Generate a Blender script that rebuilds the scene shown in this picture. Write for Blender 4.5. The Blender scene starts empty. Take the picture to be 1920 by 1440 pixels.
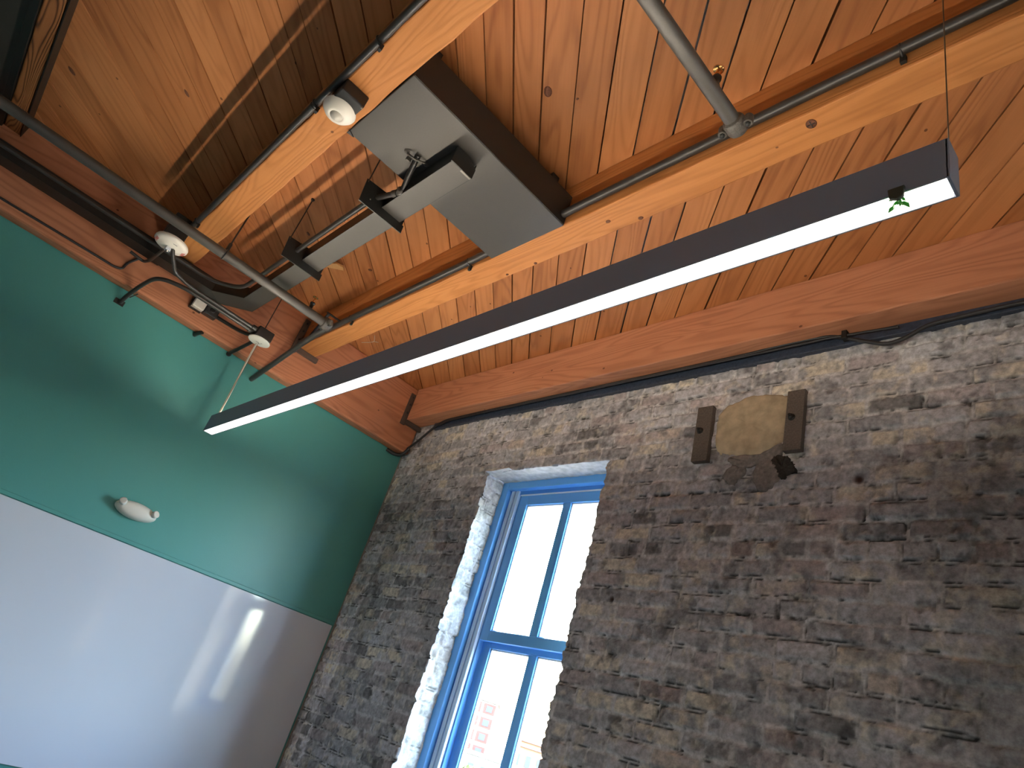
import bpy, math, random
import numpy as np
from mathutils import Vector, Matrix

random.seed(7)
rng = np.random.default_rng(11)
SC = bpy.context.scene
COL = SC.collection

# ------------------------------------------------------------------ camera
CAM = Vector((4.3164, -2.4, 1.55))
cd = bpy.data.cameras.new('camera')
cam = bpy.data.objects.new('camera', cd)
COL.objects.link(cam)
cd.sensor_fit = 'HORIZONTAL'
cd.sensor_width = 36.0
cd.lens = 1252.077 / 1920 * 36.0
cd.clip_start = 0.02
cd.clip_end = 1000
RIGHT = Vector((0.6818315, 0.67685027, 0.27745181))
DOWN = Vector((-0.17001124, 0.51552586, -0.83983883))
FWD = Vector((-0.71147873, 0.52545865, 0.46657393))
m = Matrix((RIGHT, -DOWN, -FWD)).transposed().to_4x4()
m.translation = CAM
cam.matrix_world = m
SC.camera = cam

# ------------------------------------------------------------------ colour management, sky, sun
SC.view_settings.view_transform = 'Standard'
SC.view_settings.look = 'None'
SC.view_settings.gamma = 1
SC.view_settings.use_curve_mapping = False
SC.view_settings.exposure = 0.34
SC.cycles.max_bounces = 10
SC.cycles.diffuse_bounces = 6
SC.cycles.glossy_bounces = 4
SC.cycles.transparent_max_bounces = 12
SC.cycles.caustics_reflective = False
SC.cycles.caustics_refractive = False
SC.cycles.sample_clamp_indirect = 6

w = bpy.data.worlds.new('sky')
SC.world = w
w.use_nodes = True
nt = w.node_tree
bg = nt.nodes['Background']
sky = nt.nodes.new('ShaderNodeTexSky')
sky.sky_type = 'NISHITA'
sky.sun_disc = False
sky.sun_elevation = math.radians(40)
sky.sun_rotation = math.radians(302)
sky.air_density = 1.3
sky.dust_density = 5.0
sky.altitude = 100
nt.links.new(sky.outputs['Color'], bg.inputs['Color'])
bg.inputs["Strength"].default_value = 13.0

sd = bpy.data.lights.new('sun', 'SUN')
sd.energy = 7.0
sd.color = (1.0, 0.95, 0.88)
sd.angle = math.radians(0.6)
sun = bpy.data.objects.new('sun', sd)
COL.objects.link(sun)
sun.location = (-20, 30, 40)
sun.rotation_euler = Vector((0.72, -0.48, -0.50)).to_track_quat('-Z', 'Y').to_euler()

UPLIGHT = 3.0       # emission strength of the pendant's flat upward strip
SIDELIGHT = 112.0    # emission strength of its upright side-throw lens
DOWNLIGHT = 4.5     # emission strength of the pendant's diffuser

def portal(x0, x1, z0, z1, y):
    ld = bpy.data.lights.new('window_portal', 'AREA')
    ld.shape = 'RECTANGLE'
    ld.size = x1 - x0
    ld.size_y = z1 - z0
    ld.cycles.is_portal = True
    o = bpy.data.objects.new('window_portal', ld)
    o.location = ((x0 + x1) / 2, y, (z0 + z1) / 2)
    o.rotation_euler = (math.radians(-90), 0, 0)
    COL.objects.link(o)
portal(1.2, 2.2, 1.1, 3.0, 0.32)
portal(5.0, 6.1, 1.1, 3.0, 0.32)  # sky portal of the added, unseen window

# ------------------------------------------------------------------ materials
def new_mat(name):
    mt = bpy.data.materials.new(name)
    mt.use_nodes = True
    n = mt.node_tree
    b = n.nodes['Principled BSDF']
    return mt, n, b

def plain(name, col, rough=0.5, metal=0.0, bump=0.0, bscale=60, var=0.0, spec=None):
    mt, n, b = new_mat(name)
    b.inputs['Base Color'].default_value = (*col, 1)
    b.inputs['Roughness'].default_value = rough
    b.inputs['Metallic'].default_value = metal
    if spec is not None:
        b.inputs['Specular IOR Level'].default_value = spec
    if bump or var:
        tc = n.nodes.new('ShaderNodeTexCoord')
        no = n.nodes.new('ShaderNodeTexNoise')
        no.inputs['Scale'].default_value = bscale
        no.inputs['Detail'].default_value = 5
        n.links.new(tc.outputs['Object'], no.inputs['Vector'])
        if bump:
            bp = n.nodes.new('ShaderNodeBump')
            bp.inputs['Strength'].default_value = bump
            bp.inputs['Distance'].default_value = 0.002
            n.links.new(no.outputs['Fac'], bp.inputs['Height'])
            n.links.new(bp.outputs['Normal'], b.inputs['Normal'])
        if var:
            mp = n.nodes.new('ShaderNodeMapRange')
            mp.inputs['From Min'].default_value = 0.3
            mp.inputs['From Max'].default_value = 0.7
            mp.inputs['To Min'].default_value = 1 - var
            mp.inputs['To Max'].default_value = 1 + var
            n.links.new(no.outputs['Fac'], mp.inputs['Value'])
            mx = n.nodes.new('ShaderNodeMix')
            mx.data_type = 'RGBA'; mx.blend_type = 'MULTIPLY'
            mx.inputs[0].default_value = 1
            mx.inputs[6].default_value = (*col, 1)
            n.links.new(mp.outputs['Result'], mx.inputs[7])
            n.links.new(mx.outputs[2], b.inputs['Base Color'])
    return mt

def emit(name, col, strength):
    mt, n, b = new_mat(name)
    b.inputs['Base Color'].default_value = (0.8, 0.8, 0.8, 1)
    b.inputs['Emission Color'].default_value = (*col, 1)
    b.inputs['Emission Strength'].default_value = strength
    return mt

def math_node(n, op, a, b=None, clamp=False):
    x = n.nodes.new('ShaderNodeMath')
    x.operation = op
    x.use_clamp = clamp
    for i, v in enumerate((a, b)):
        if v is None: continue
        if isinstance(v, (int, float)): x.inputs[i].default_value = v
        else: n.links.new(v, x.inputs[i])
    return x.outputs[0]

def wood(name, dark, light, ring=26.0, ring_amt=0.5, rough=0.62, bump=0.5, board_var=0.3, fiber=0.35, worn=0.0):
    """Grain runs along x of the stored point attribute 'wc'; 'rnd' varies it per board."""
    mt, n, b = new_mat(name)
    L = n.links
    at = n.nodes.new('ShaderNodeAttribute'); at.attribute_name = 'wc'
    ar = n.nodes.new('ShaderNodeAttribute'); ar.attribute_name = 'rnd'
    def mapped(sc):
        mp = n.nodes.new('ShaderNodeMapping')
        mp.inputs['Scale'].default_value = sc
        L.new(at.outputs['Vector'], mp.inputs['Vector'])
        return mp.outputs['Vector']
    def noise(vec, scale, detail, rough_=0.5, dist=0.0):
        no = n.nodes.new('ShaderNodeTexNoise')
        no.inputs['Scale'].default_value = scale
        no.inputs['Detail'].default_value = detail
        no.inputs['Roughness'].default_value = rough_
        no.inputs['Distortion'].default_value = dist
        L.new(vec, no.inputs['Vector'])
        return no.outputs['Fac']
    low = noise(mapped((0.55, 5.5, 5.5)), 1.0, 2.0, 0.45, 0.25)
    rings = math_node(n, 'SINE', math_node(n, 'MULTIPLY', low, ring * 6.283))
    rings = math_node(n, 'MULTIPLY_ADD', rings, 0.5); n.nodes[-1].inputs[2].default_value = 0.5
    rings = math_node(n, 'POWER', rings, 2.2)
    fib = noise(mapped((2.0, 110, 110)), 1.0, 4.0, 0.6)
    blot = noise(mapped((1.2, 7, 7)), 1.0, 4.0, 0.6)
    # tone = 0 dark .. 1 light
    t = math_node(n, 'MULTIPLY', rings, -ring_amt)
    t2 = math_node(n, 'MULTIPLY', fib, fiber)
    t3 = math_node(n, 'MULTIPLY', blot, 0.75)
    s = math_node(n, 'ADD', math_node(n, 'ADD', t, t2), t3)
    rv = math_node(n, 'MULTIPLY', math_node(n, 'SUBTRACT', ar.outputs['Fac'], 0.5), board_var * 2)
    s = math_node(n, 'ADD', s, rv)
    s = math_node(n, 'ADD', s, 0.22 + ring_amt * 0.4 - fiber * 0.5, clamp=True)
    ramp = n.nodes.new('ShaderNodeValToRGB')
    ramp.color_ramp.elements[0].color = (*dark, 1)
    ramp.color_ramp.elements[1].color = (*light, 1)
    e = ramp.color_ramp.elements.new(0.45)
    e.color = tuple((dark[i] * 0.45 + light[i] * 0.55) * (1.0, 0.97, 0.92)[i] for i in range(3)) + (1,)
    L.new(s, ramp.inputs['Fac'])
    out = ramp.outputs['Color']
    # scattered dark pinholes and small stains
    vo = n.nodes.new('ShaderNodeTexVoronoi'); vo.inputs['Scale'].default_value = 1.0
    L.new(mapped((5.5, 7.5, 7.5)), vo.inputs['Vector'])
    spot = math_node(n, 'LESS_THAN', vo.outputs['Distance'], 0.045)
    mx = n.nodes.new('ShaderNodeMix'); mx.data_type = 'RGBA'
    L.new(math_node(n, 'MULTIPLY', spot, 0.75), mx.inputs[0])
    L.new(out, mx.inputs[6]); mx.inputs[7].default_value = (dark[0] * .25, dark[1] * .22, dark[2] * .2, 1)
    out = mx.outputs[2]
    L.new(out, b.inputs['Base Color'])
    b.inputs['Roughness'].default_value = rough
    b.inputs['Specular IOR Level'].default_value = 0.3
    bp = n.nodes.new('ShaderNodeBump')
    bp.inputs['Strength'].default_value = bump
    bp.inputs['Distance'].default_value = 0.0015
    L.new(math_node(n, 'SUBTRACT', fib, math_node(n, 'MULTIPLY', rings, 0.6)), bp.inputs['Height'])
    L.new(bp.outputs['Normal'], b.inputs['Normal'])
    return mt

M = {}
M['deck'] = wood('fir_deck_boards', (0.20, 0.066, 0.020), (0.55, 0.228, 0.084), ring=14, ring_amt=0.24, board_var=0.20)
M['joist'] = wood('fir_joist', (0.24, 0.082, 0.022), (0.55, 0.228, 0.070), ring=20, ring_amt=0.30, board_var=0.10)
M['wall_joist'] = wood('reddish_fir_joist', (0.27, 0.100, 0.056), (0.60, 0.270, 0.150), ring=20, ring_amt=0.34, board_var=0.08)
M['rough_joist'] = wood('weathered_fir_joist', (0.050, 0.016, 0.006), (0.36, 0.145, 0.05), ring=34, ring_amt=0.80, board_var=0.0, bump=1.0)
M['girder'] = wood('fir_girder', (0.22, 0.080, 0.044), (0.52, 0.220, 0.115), ring=15, ring_amt=0.36, board_var=0.05, fiber=0.3)
M['knot'] = plain('dark_knot_wood', (0.11, 0.035, 0.012), 0.7, bump=0.6, bscale=300, var=0.5)
M['end_grain'] = plain('pale_split_wood', (0.62, 0.33, 0.12), 0.7, bump=0.4, bscale=200, var=0.15)
M['black'] = plain('black_painted_steel', (0.008, 0.008, 0.0075), 0.46, bump=0.15, bscale=300)
M['pipe'] = plain('charcoal_painted_pipe', (0.056, 0.050, 0.043), 0.45, bump=0.12, bscale=250, var=0.10)
M['conduit'] = plain('dark_painted_conduit', (0.024, 0.022, 0.020), 0.40, bump=0.12, bscale=250, var=0.12)
M['sheet'] = plain('charcoal_sheet_metal', (0.040, 0.036, 0.031), 0.5, bump=0.1, bscale=150, var=0.06)
M['casting'] = plain('rough_cast_iron_painted', (0.060, 0.054, 0.047), 0.5, bump=0.8, bscale=180, var=0.3)
M['bolt'] = plain('worn_steel_bolt', (0.22, 0.20, 0.18), 0.35, metal=0.7)
M['hanger'] = plain('brown_steel_hanger', (0.065, 0.045, 0.036), 0.45, bump=0.2, bscale=200, var=0.2)
M['brass'] = plain('bright_brass', (0.85, 0.42, 0.15), 0.25, metal=1.0)
M['lamp_body'] = plain('anthracite_lamp_housing', (0.22, 0.24, 0.30), 0.5, bump=0.06, bscale=400)
M['white'] = plain('white_plastic', (0.74, 0.71, 0.64), 0.35)
M['white_metal'] = plain('white_enamel_disc', (0.80, 0.78, 0.68), 0.4)
M['grey_plastic'] = plain('light_grey_plastic', (0.50, 0.48, 0.43), 0.3)
M['clear'] = plain('clear_strobe_lens', (0.62, 0.66, 0.74), 0.05, metal=0.25)
M['red'] = plain('red_lettering', (0.55, 0.05, 0.04), 0.5)
M['ink'] = plain('grey_print', (0.18, 0.18, 0.20), 0.5)
M['cord'] = plain('cream_power_cord', (0.66, 0.62, 0.50), 0.5)
M['wire'] = plain('steel_suspension_wire', (0.16, 0.13, 0.10), 0.4, metal=0.6)
M['rod'] = plain('black_threaded_rod', (0.03, 0.018, 0.012), 0.5)
M['ledger'] = plain('flare_tinted_ledger', (0.034, 0.046, 0.075), 0.42, bump=0.3, bscale=80, var=0.35)  # black steel, with the blue of lens flare mixed into its colour
M['cable'] = plain('black_rubber_cable', (0.020, 0.020, 0.022), 0.45)
M['blue'] = plain('haze_blue_window_frame', (0.12, 0.38, 0.80), 0.42, bump=0.05, bscale=90)  # bright blue of lens haze put into the frame's base colour
M['blue_dark'] = plain('shaded_haze_blue_frame', (0.07, 0.24, 0.58), 0.42)  # darker copy of the frame blue, shade painted into pocket and head rail
M['liner'] = plain('pale_jamb_liner', (0.52, 0.70, 0.90), 0.45)
M['bead'] = plain('white_glazing_bead', (0.75, 0.80, 0.82), 0.45)
M['leaf'] = plain('plastic_green_leaf', (0.07, 0.50, 0.05), 0.45)
M['clip'] = plain('dark_green_clip', (0.03, 0.035, 0.025), 0.6)
M['plate'] = plain('rusty_anchor_plate', (0.10, 0.085, 0.075), 0.6, bump=0.4, bscale=120, var=0.3)
M['floor'] = plain('dark_brown_floor', (0.11, 0.10, 0.095), 0.6, var=0.1, bscale=3)
M['plaster_room'] = plain('off_white_plaster', (0.82, 0.84, 0.86), 0.8, bump=0.1, bscale=40)
M['render'] = plain('grey_roof_slab', (0.3, 0.3, 0.3), 0.9, var=0.1, bscale=2)
M['string'] = plain('pale_twine', (0.55, 0.48, 0.40), 0.8)
M['diffuser'] = emit('lamp_diffuser', (1.0, 0.93, 0.80), DOWNLIGHT)
M['uplight'] = emit('lamp_uplight_strip', (1.0, 0.86, 0.66), UPLIGHT)
M['sidelight'] = emit('lamp_side_throw_lens', (1.0, 0.86, 0.66), SIDELIGHT)

# teal wall paint with roller stipple
mt, n, b = new_mat('teal_wall_paint')
b.inputs['Base Color'].default_value = (0.070, 0.285, 0.265, 1)
b.inputs['Roughness'].default_value = 0.42
tc = n.nodes.new('ShaderNodeTexCoord'); no = n.nodes.new('ShaderNodeTexNoise')
no.inputs['Scale'].default_value = 120; no.inputs['Detail'].default_value = 4
n.links.new(tc.outputs['Object'], no.inputs['Vector'])
bp = n.nodes.new('ShaderNodeBump'); bp.inputs['Strength'].default_value = 0.25; bp.inputs['Distance'].default_value = 0.002
n.links.new(no.outputs['Fac'], bp.inputs['Height']); n.links.new(bp.outputs['Normal'], b.inputs['Normal'])
M['teal'] = mt

# glossy whiteboard
mt, n, b = new_mat('glossy_whiteboard')
b.inputs['Base Color'].default_value = (0.64, 0.67, 0.74, 1)
b.inputs['Roughness'].default_value = 0.07
b.inputs['Specular IOR Level'].default_value = 0.7
tc = n.nodes.new('ShaderNodeTexCoord'); no = n.nodes.new('ShaderNodeTexNoise')
no.inputs['Scale'].default_value = 9; no.inputs['Detail'].default_value = 2
n.links.new(tc.outputs['Object'], no.inputs['Vector'])
bp = n.nodes.new('ShaderNodeBump'); bp.inputs['Strength'].default_value = 0.06; bp.inputs['Distance'].default_value = 0.002
n.links.new(no.outputs['Fac'], bp.inputs['Height']); n.links.new(bp.outputs['Normal'], b.inputs['Normal'])
M['board'] = mt

# window glass: clear, with a fresnel sheen
mt = bpy.data.materials.new('window_glass'); mt.use_nodes = True
n = mt.node_tree; n.nodes.clear()
o_ = n.nodes.new('ShaderNodeOutputMaterial'); mixs = n.nodes.new('ShaderNodeMixShader')
tr = n.nodes.new('ShaderNodeBsdfTransparent'); gl = n.nodes.new("ShaderNodeBsdfGlossy")
tr.inputs['Color'].default_value = (0.95, 0.98, 0.98, 1); gl.inputs['Roughness'].default_value = 0.02
mixs.inputs[0].default_value = 0.05
n.links.new(tr.outputs[0], mixs.inputs[1]); n.links.new(gl.outputs[0], mixs.inputs[2])
n.links.new(mixs.outputs[0], o_.inputs['Surface'])
M['glass'] = mt

# brick: vertex colour from the mesh times fine noise
def brick_mat(name, attr='paint', gain=1.0):
    mt, n, b = new_mat(name)
    L = n.links
    at = n.nodes.new('ShaderNodeAttribute'); at.attribute_name = attr
    tc = n.nodes.new('ShaderNodeTexCoord')
    n1 = n.nodes.new('ShaderNodeTexNoise'); n1.inputs['Scale'].default_value = 38; n1.inputs['Detail'].default_value = 8; n1.inputs['Roughness'].default_value = 0.65
    L.new(tc.outputs['Object'], n1.inputs['Vector'])
    n2 = n.nodes.new('ShaderNodeTexNoise'); n2.inputs['Scale'].default_value = 240; n2.inputs['Detail'].default_value = 4
    L.new(tc.outputs['Object'], n2.inputs['Vector'])
    mp = n.nodes.new('ShaderNodeMapRange'); mp.inputs['From Min'].default_value = 0.32; mp.inputs['From Max'].default_value = 0.68
    mp.inputs['To Min'].default_value = 0.60 * gain; mp.inputs['To Max'].default_value = 1.32 * gain
    L.new(n1.outputs['Fac'], mp.inputs['Value'])
    mx = n.nodes.new('ShaderNodeMix'); mx.data_type = 'RGBA'; mx.blend_type = 'MULTIPLY'; mx.inputs[0].default_value = 1
    L.new(at.outputs['Color'], mx.inputs[6]); L.new(mp.outputs['Result'], mx.inputs[7])
    L.new(mx.outputs[2], b.inputs['Base Color'])
    b.inputs['Roughness'].default_value = 0.78
    b.inputs['Specular IOR Level'].default_value = 0.25
    bp = n.nodes.new('ShaderNodeBump'); bp.inputs['Strength'].default_value = 0.8; bp.inputs['Distance'].default_value = 0.004
    ad = math_node(n, 'ADD', n1.outputs['Fac'], math_node(n, 'MULTIPLY', n2.outputs['Fac'], 0.25))
    L.new(ad, bp.inputs['Height']); L.new(bp.outputs['Normal'], b.inputs['Normal'])
    return mt
M['brick'] = brick_mat('painted_old_brick')
M['plaster_patch'] = plain('beige_mortar_patch', (0.46, 0.38, 0.26), 0.85, bump=0.9, bscale=22, var=0.22)
M['grey_mortar'] = plain('dark_grey_mortar', (0.20, 0.18, 0.17), 0.9, bump=0.9, bscale=60, var=0.3)
M['hole'] = plain('sooty_hole', (0.03, 0.028, 0.026), 0.95, bump=1, bscale=80, var=0.4)
M['limewash'] = plain('limewashed_soffit', (0.46, 0.46, 0.44), 0.85, bump=0.9, bscale=26, var=0.25)

# ------------------------------------------------------------------ mesh helpers
def tag(o, label=None, cat=None, group=None, kind=None):
    if label: o['label'] = label
    if cat: o['category'] = cat
    if group: o['group'] = group
    if kind: o['kind'] = kind
    return o

def thing(name, label, cat, loc=(0, 0, 0), group=None):
    o = bpy.data.objects.new(name, None)
    o.empty_display_size = 0.05
    o.location = loc
    COL.objects.link(o)
    return tag(o, label, cat, group)

class MB:
    """Collects shapes in world metres, builds one mesh object."""
    def __init__(s):
        s.v = []; s.f = []; s.wc = []; s.rnd = []; s.smooth = []; s.ax = None
    def add(s, vs, fs, smooth=False, wc=None, rnd=0.5):
        k = len(s.v)
        s.v += [tuple(p) for p in vs]
        s.f += [tuple(i + k for i in f) for f in fs]
        s.smooth += [smooth] * len(fs)
        s.wc += [tuple(p) for p in (wc if wc is not None else vs)]
        s.rnd += [rnd] * len(vs)
        return s
    def box(s, x0, x1, y0, y1, z0, z1, **k):
        v = [(x, y, z) for x in (x0, x1) for y in (y0, y1) for z in (z0, z1)]
        f = [(0, 1, 3, 2), (4, 6, 7, 5), (0, 4, 5, 1), (2, 3, 7, 6), (0, 2, 6, 4), (1, 5, 7, 3)]
        return s.add(v, f, **k)
    def tube(s, pts, r, seg=14, fillet=0.0, caps=True, taper=None):
        P = [Vector(p) for p in pts]
        if fillet > 0 and len(P) > 2:
            Q = [P[0]]
            for i in range(1, len(P) - 1):
                a, b_, c = P[i - 1], P[i], P[i + 1]
                d1 = (a - b_); d2 = (c - b_)
                t = min(fillet, d1.length * 0.48, d2.length * 0.48)
                p1 = b_ + d1.normalized() * t; p2 = b_ + d2.normalized() * t
                for j in range(9):
                    u = j / 8
                    Q.append(p1 * (1 - u) ** 2 + b_ * 2 * u * (1 - u) + p2 * u * u)
            Q.append(P[-1]); P = Q
        T = []
        for i in range(len(P)):
            a = P[max(i - 1, 0)]; c = P[min(i + 1, len(P) - 1)]
            T.append((c - a).normalized())
        up = Vector((0, 0, 1)) if abs(T[0].z) < 0.9 else Vector((1, 0, 0))
        nrm = (up - T[0] * up.dot(T[0])).normalized()
        vs = []; N = len(P)
        for i in range(N):
            nrm = (nrm - T[i] * nrm.dot(T[i])).normalized()
            bn = T[i].cross(nrm)
            rr = r if taper is None else r * taper[min(i, len(taper) - 1)]
            for k in range(seg):
                a = 2 * math.pi * k / seg
                vs.append(P[i] + (nrm * math.cos(a) + bn * math.sin(a)) * rr)
        fs = []
        for i in range(N - 1):
            for k in range(seg):
                k2 = (k + 1) % seg
                fs.append((i * seg + k, i * seg + k2, (i + 1) * seg + k2, (i + 1) * seg + k))
        s.add(vs, fs, smooth=True)
        if caps:
            s.add(vs[:seg][::-1], [tuple(range(seg))]); s.add(vs[-seg:], [tuple(range(seg))])
        return s
    def lathe(s, c, prof, axis=(0, 0, 1), seg=32, sx=1.0, sy=1.0, ref=None):
        """prof: list of (radius, height along axis)"""
        A = Vector(axis).normalized()
        R0 = Vector(ref) if ref else (Vector((1, 0, 0)) if abs(A.x) < 0.9 else Vector((0, 1, 0)))
        U = (R0 - A * R0.dot(A)).normalized(); V = A.cross(U); C0 = Vector(c)
        vs = []
        for (r, h) in prof:
            for k in range(seg):
                a = 2 * math.pi * k / seg
                vs.append(C0 + A * h + U * math.cos(a) * r * sx + V * math.sin(a) * r * sy)
        fs = []
        for i in range(len(prof) - 1):
            for k in range(seg):
                k2 = (k + 1) % seg
                fs.append((i * seg + k, i * seg + k2, (i + 1) * seg + k2, (i + 1) * seg + k))
        s.add(vs, fs, smooth=True)
        if prof[0][0] > 1e-5: s.add(vs[:seg][::-1], [tuple(range(seg))])
        if prof[-1][0] > 1e-5: s.add(vs[-seg:], [tuple(range(seg))])
        return s
    def prism(s, poly, a, b_, plane='yz'):
        """extrude a polygon given in the plane (yz: along x, xy: along z, xz: along y)"""
        def mk(p, t):
            return {'yz': (t, p[0], p[1]), 'xy': (p[0], p[1], t), 'xz': (p[0], t, p[1])}[plane]
        n_ = len(poly)
        vs = [mk(p, a) for p in poly] + [mk(p, b_) for p in poly]
        fs = [tuple(range(n_))[::-1], tuple(range(n_, 2 * n_))]
        fs += [(i, (i + 1) % n_, n_ + (i + 1) % n_, n_ + i) for i in range(n_)]
        return s.add(vs, fs)
    def build(s, name, mat, parent=None, bevel=0.0, seg=2):
        me = bpy.data.meshes.new(name)
        org = Vector((0, 0, 0))
        if parent is None and s.v:
            a = np.array(s.v); org = Vector(((a[:, 0].min() + a[:, 0].max()) / 2, (a[:, 1].min() + a[:, 1].max()) / 2, a[:, 2].min()))
        elif parent is not None:
            q = parent
            while q is not None:
                org = org + q.location; q = q.parent
        me.from_pydata([tuple(Vector(p) - org) for p in s.v], [], s.f)
        me.polygons.foreach_set('use_smooth', s.smooth)
        at = me.attributes.new('wc', 'FLOAT_VECTOR', 'POINT')
        at.data.foreach_set('vector', np.array(s.wc, dtype=np.float32).ravel())
        ar = me.attributes.new('rnd', 'FLOAT', 'POINT')
        ar.data.foreach_set('value', np.array(s.rnd, dtype=np.float32))
        me.materials.append(M[mat] if isinstance(mat, str) else mat)
        import bmesh
        bm = bmesh.new(); bm.from_mesh(me)
        bmesh.ops.recalc_face_normals(bm, faces=bm.faces)
        bm.to_mesh(me); bm.free()
        me.update()
        o = bpy.data.objects.new(name, me)
        COL.objects.link(o)
        if parent is not None: o.parent = parent
        else: o.location = org
        if bevel:
            md = o.modifiers.new('bevel', 'BEVEL'); md.width = bevel; md.segments = seg; md.limit_method = 'ANGLE'
        return o

def structure(o):
    o['kind'] = 'structure'
    return o

# ------------------------------------------------------------------ 1. room shell
X1, Y0, ZC = 8.0, -6.0, 3.745
structure(MB().box(-0.3, X1 + 0.3, Y0 - 0.3, 0.4, -0.3, 0.0).build('floor', 'floor'))
wl = structure(MB().box(-0.25, 0.0, Y0 - 0.3, 0.0, 0.0, 4.0).build('wall_left', 'teal'))
structure(MB().box(X1, X1 + 0.25, Y0 - 0.3, 0.0, 0.0, 4.0).build('wall_right', 'plaster_room'))
structure(MB().box(0.0, X1, Y0 - 0.25, Y0, 0.0, 4.0).build('wall_front', 'plaster_room'))

# window openings in the brick wall: visible window, and an unseen one added for light
WX0, WX1, WZ0, WZ1 = 1.130, 2.092, 1.08, 3.000
VX0, VX1 = 5.05, 6.02
WT = 0.30           # wall thickness
REV = 0.15          # reveal depth to the frame

# ---- ceiling deck: diagonal boards, one mesh
def wood_xyz(p, along, across, off):
    p = Vector(p)
    return (p.dot(along) + off[0], p.dot(across) + off[1], p.z + off[2])
bd = MB()
AL = Vector((-1, 1, 0)).normalized(); AC = Vector((1, 1, 0)).normalized()
GAPS = [random.uniform(.0035, .0085) for _ in range(400)]
SEAMS = [-1.186, -1.060, -.932, -.808, -.705, -.5645, -.4395, -.312, -.220, -.127, .0142, .1408, .263, .3862, .5067, .620, .733, .848, .979, 1.110, 1.243, 1.378, 1.504, 1.632, 1.760, 1.889]
while SEAMS[0] > Y0 / math.sqrt(2) - .2: SEAMS.insert(0, SEAMS[0] - random.uniform(.120, .132))
while SEAMS[-1] < X1 / math.sqrt(2) + .2: SEAMS.append(SEAMS[-1] + random.uniform(.122, .132))
clip = [(0.0, Y0), (X1, Y0), (X1, 0.0), (0.0, 0.0)]
def clip_poly(poly, nx, ny, d):
    out = []
    for i in range(len(poly)):
        a, c = poly[i], poly[(i + 1) % len(poly)]
        da = a[0] * nx + a[1] * ny - d; dc = c[0] * nx + c[1] * ny - d
        if da >= 0: out.append(a)
        if (da >= 0) != (dc >= 0):
            t = da / (da - dc)
            out.append((a[0] + (c[0] - a[0]) * t, a[1] + (c[1] - a[1]) * t))
    return out
r2 = math.sqrt(0.5)
for k in range(len(SEAMS) - 1):
    s0 = SEAMS[k] + GAPS[k] / 2; s1 = SEAMS[k + 1] - GAPS[k + 1] / 2
    pl = clip_poly(clip, r2, r2, s0)
    if len(pl) >= 3: pl = clip_poly(pl, -r2, -r2, -s1)
    if len(pl) < 3: continue
    off = (random.uniform(0, 60), random.uniform(0, 60), random.uniform(0, 60))
    # subdivide into two lengths at a random butt joint by changing the grain offset only
    dz = random.uniform(-0.0012, 0.0012)
    n_ = len(pl)
    vs = [(p[0], p[1], ZC + dz) for p in pl] + [(p[0], p[1], ZC + 0.05) for p in pl]
    fs = [tuple(range(n_))[::-1], tuple(range(n_, 2 * n_))] + [(i, (i + 1) % n_, n_ + (i + 1) % n_, n_ + i) for i in range(n_)]
    bd.add(vs, fs, wc=[wood_xyz(p, AL, AC, off) for p in vs], rnd=random.random())
ceiling = structure(bd.build('ceiling', 'deck'))
structure(MB().box(-0.3, X1 + 0.3, Y0 - 0.3, 0.4, ZC + 0.052, ZC + 0.30).build('trim_1', 'render'))

def knot(parent, x, y, z, r, ry, ang, mat='knot', label=None):
    mb = MB()
    ref = (math.cos(ang), math.sin(ang), 0)
    mb.lathe((x, y, z), [(0.0, -0.0035), (r * 0.35, -0.0034), (r * 0.8, -0.0022), (r, 0.002)], seg=18, sx=1.0, sy=ry / r, ref=ref)
    o = mb.build('knot', mat, parent)
    if label: o['label'] = label
for (x, y, r, ry, a) in ((2.764, -1.531, .026, .018, 2.36), (0.814, -2.926, .030, .014, 2.36), (1.263, -2.49, .024, .009, 2.30),
                         (2.844, -1.443, .007, .005, 0), (1.02, -1.23, .014, .010, .5), (0.93, -1.62, .020, .010, 2.3)):
    knot(ceiling, x, y, ZC, r, ry, a, label='dark knot in the deck boards')

# ---- brick wall: a height field with courses, chips and limewash, window hole cut into it
COURSE, ZSEAM = 0.0744, 1.879
BL = 0.2135
def smooth_noise(shape, cell, seed):
    g = np.random.default_rng(seed)
    ny, nx = shape
    gy, gx = int(ny / cell) + 3, int(nx / cell) + 3
    a = g.random((gy, gx))
    yi = np.arange(ny) / cell; xi = np.arange(nx) / cell
    y0 = yi.astype(int); x0 = xi.astype(int)
    fy = (yi - y0)[:, None]; fx = (xi - x0)[None, :]
    fy = fy * fy * (3 - 2 * fy); fx = fx * fx * (3 - 2 * fx)
    return (a[np.ix_(y0, x0)] * (1 - fy) * (1 - fx) + a[np.ix_(y0 + 1, x0)] * fy * (1 - fx)
            + a[np.ix_(y0, x0 + 1)] * (1 - fy) * fx + a[np.ix_(y0 + 1, x0 + 1)] * fy * fx)
def fbm(shape, cell, seed, octv=4):
    """isotropic random field, mean 0.5; 'cell' is the largest feature in grid steps"""
    g = np.random.default_rng(seed)
    ny, nx = shape
    F = np.fft.rfft2(g.standard_normal((ny, nx)))
    k = np.hypot(np.fft.fftfreq(ny)[:, None], np.fft.rfftfreq(nx)[None, :]) * cell
    a = np.fft.irfft2(F / (1 + (k * 1.6) ** 2) ** 0.95 * (k > 1e-9), s=(ny, nx))
    return np.clip(0.5 + a / (a.std() + 1e-9) * 0.145, 0, 1)

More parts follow.
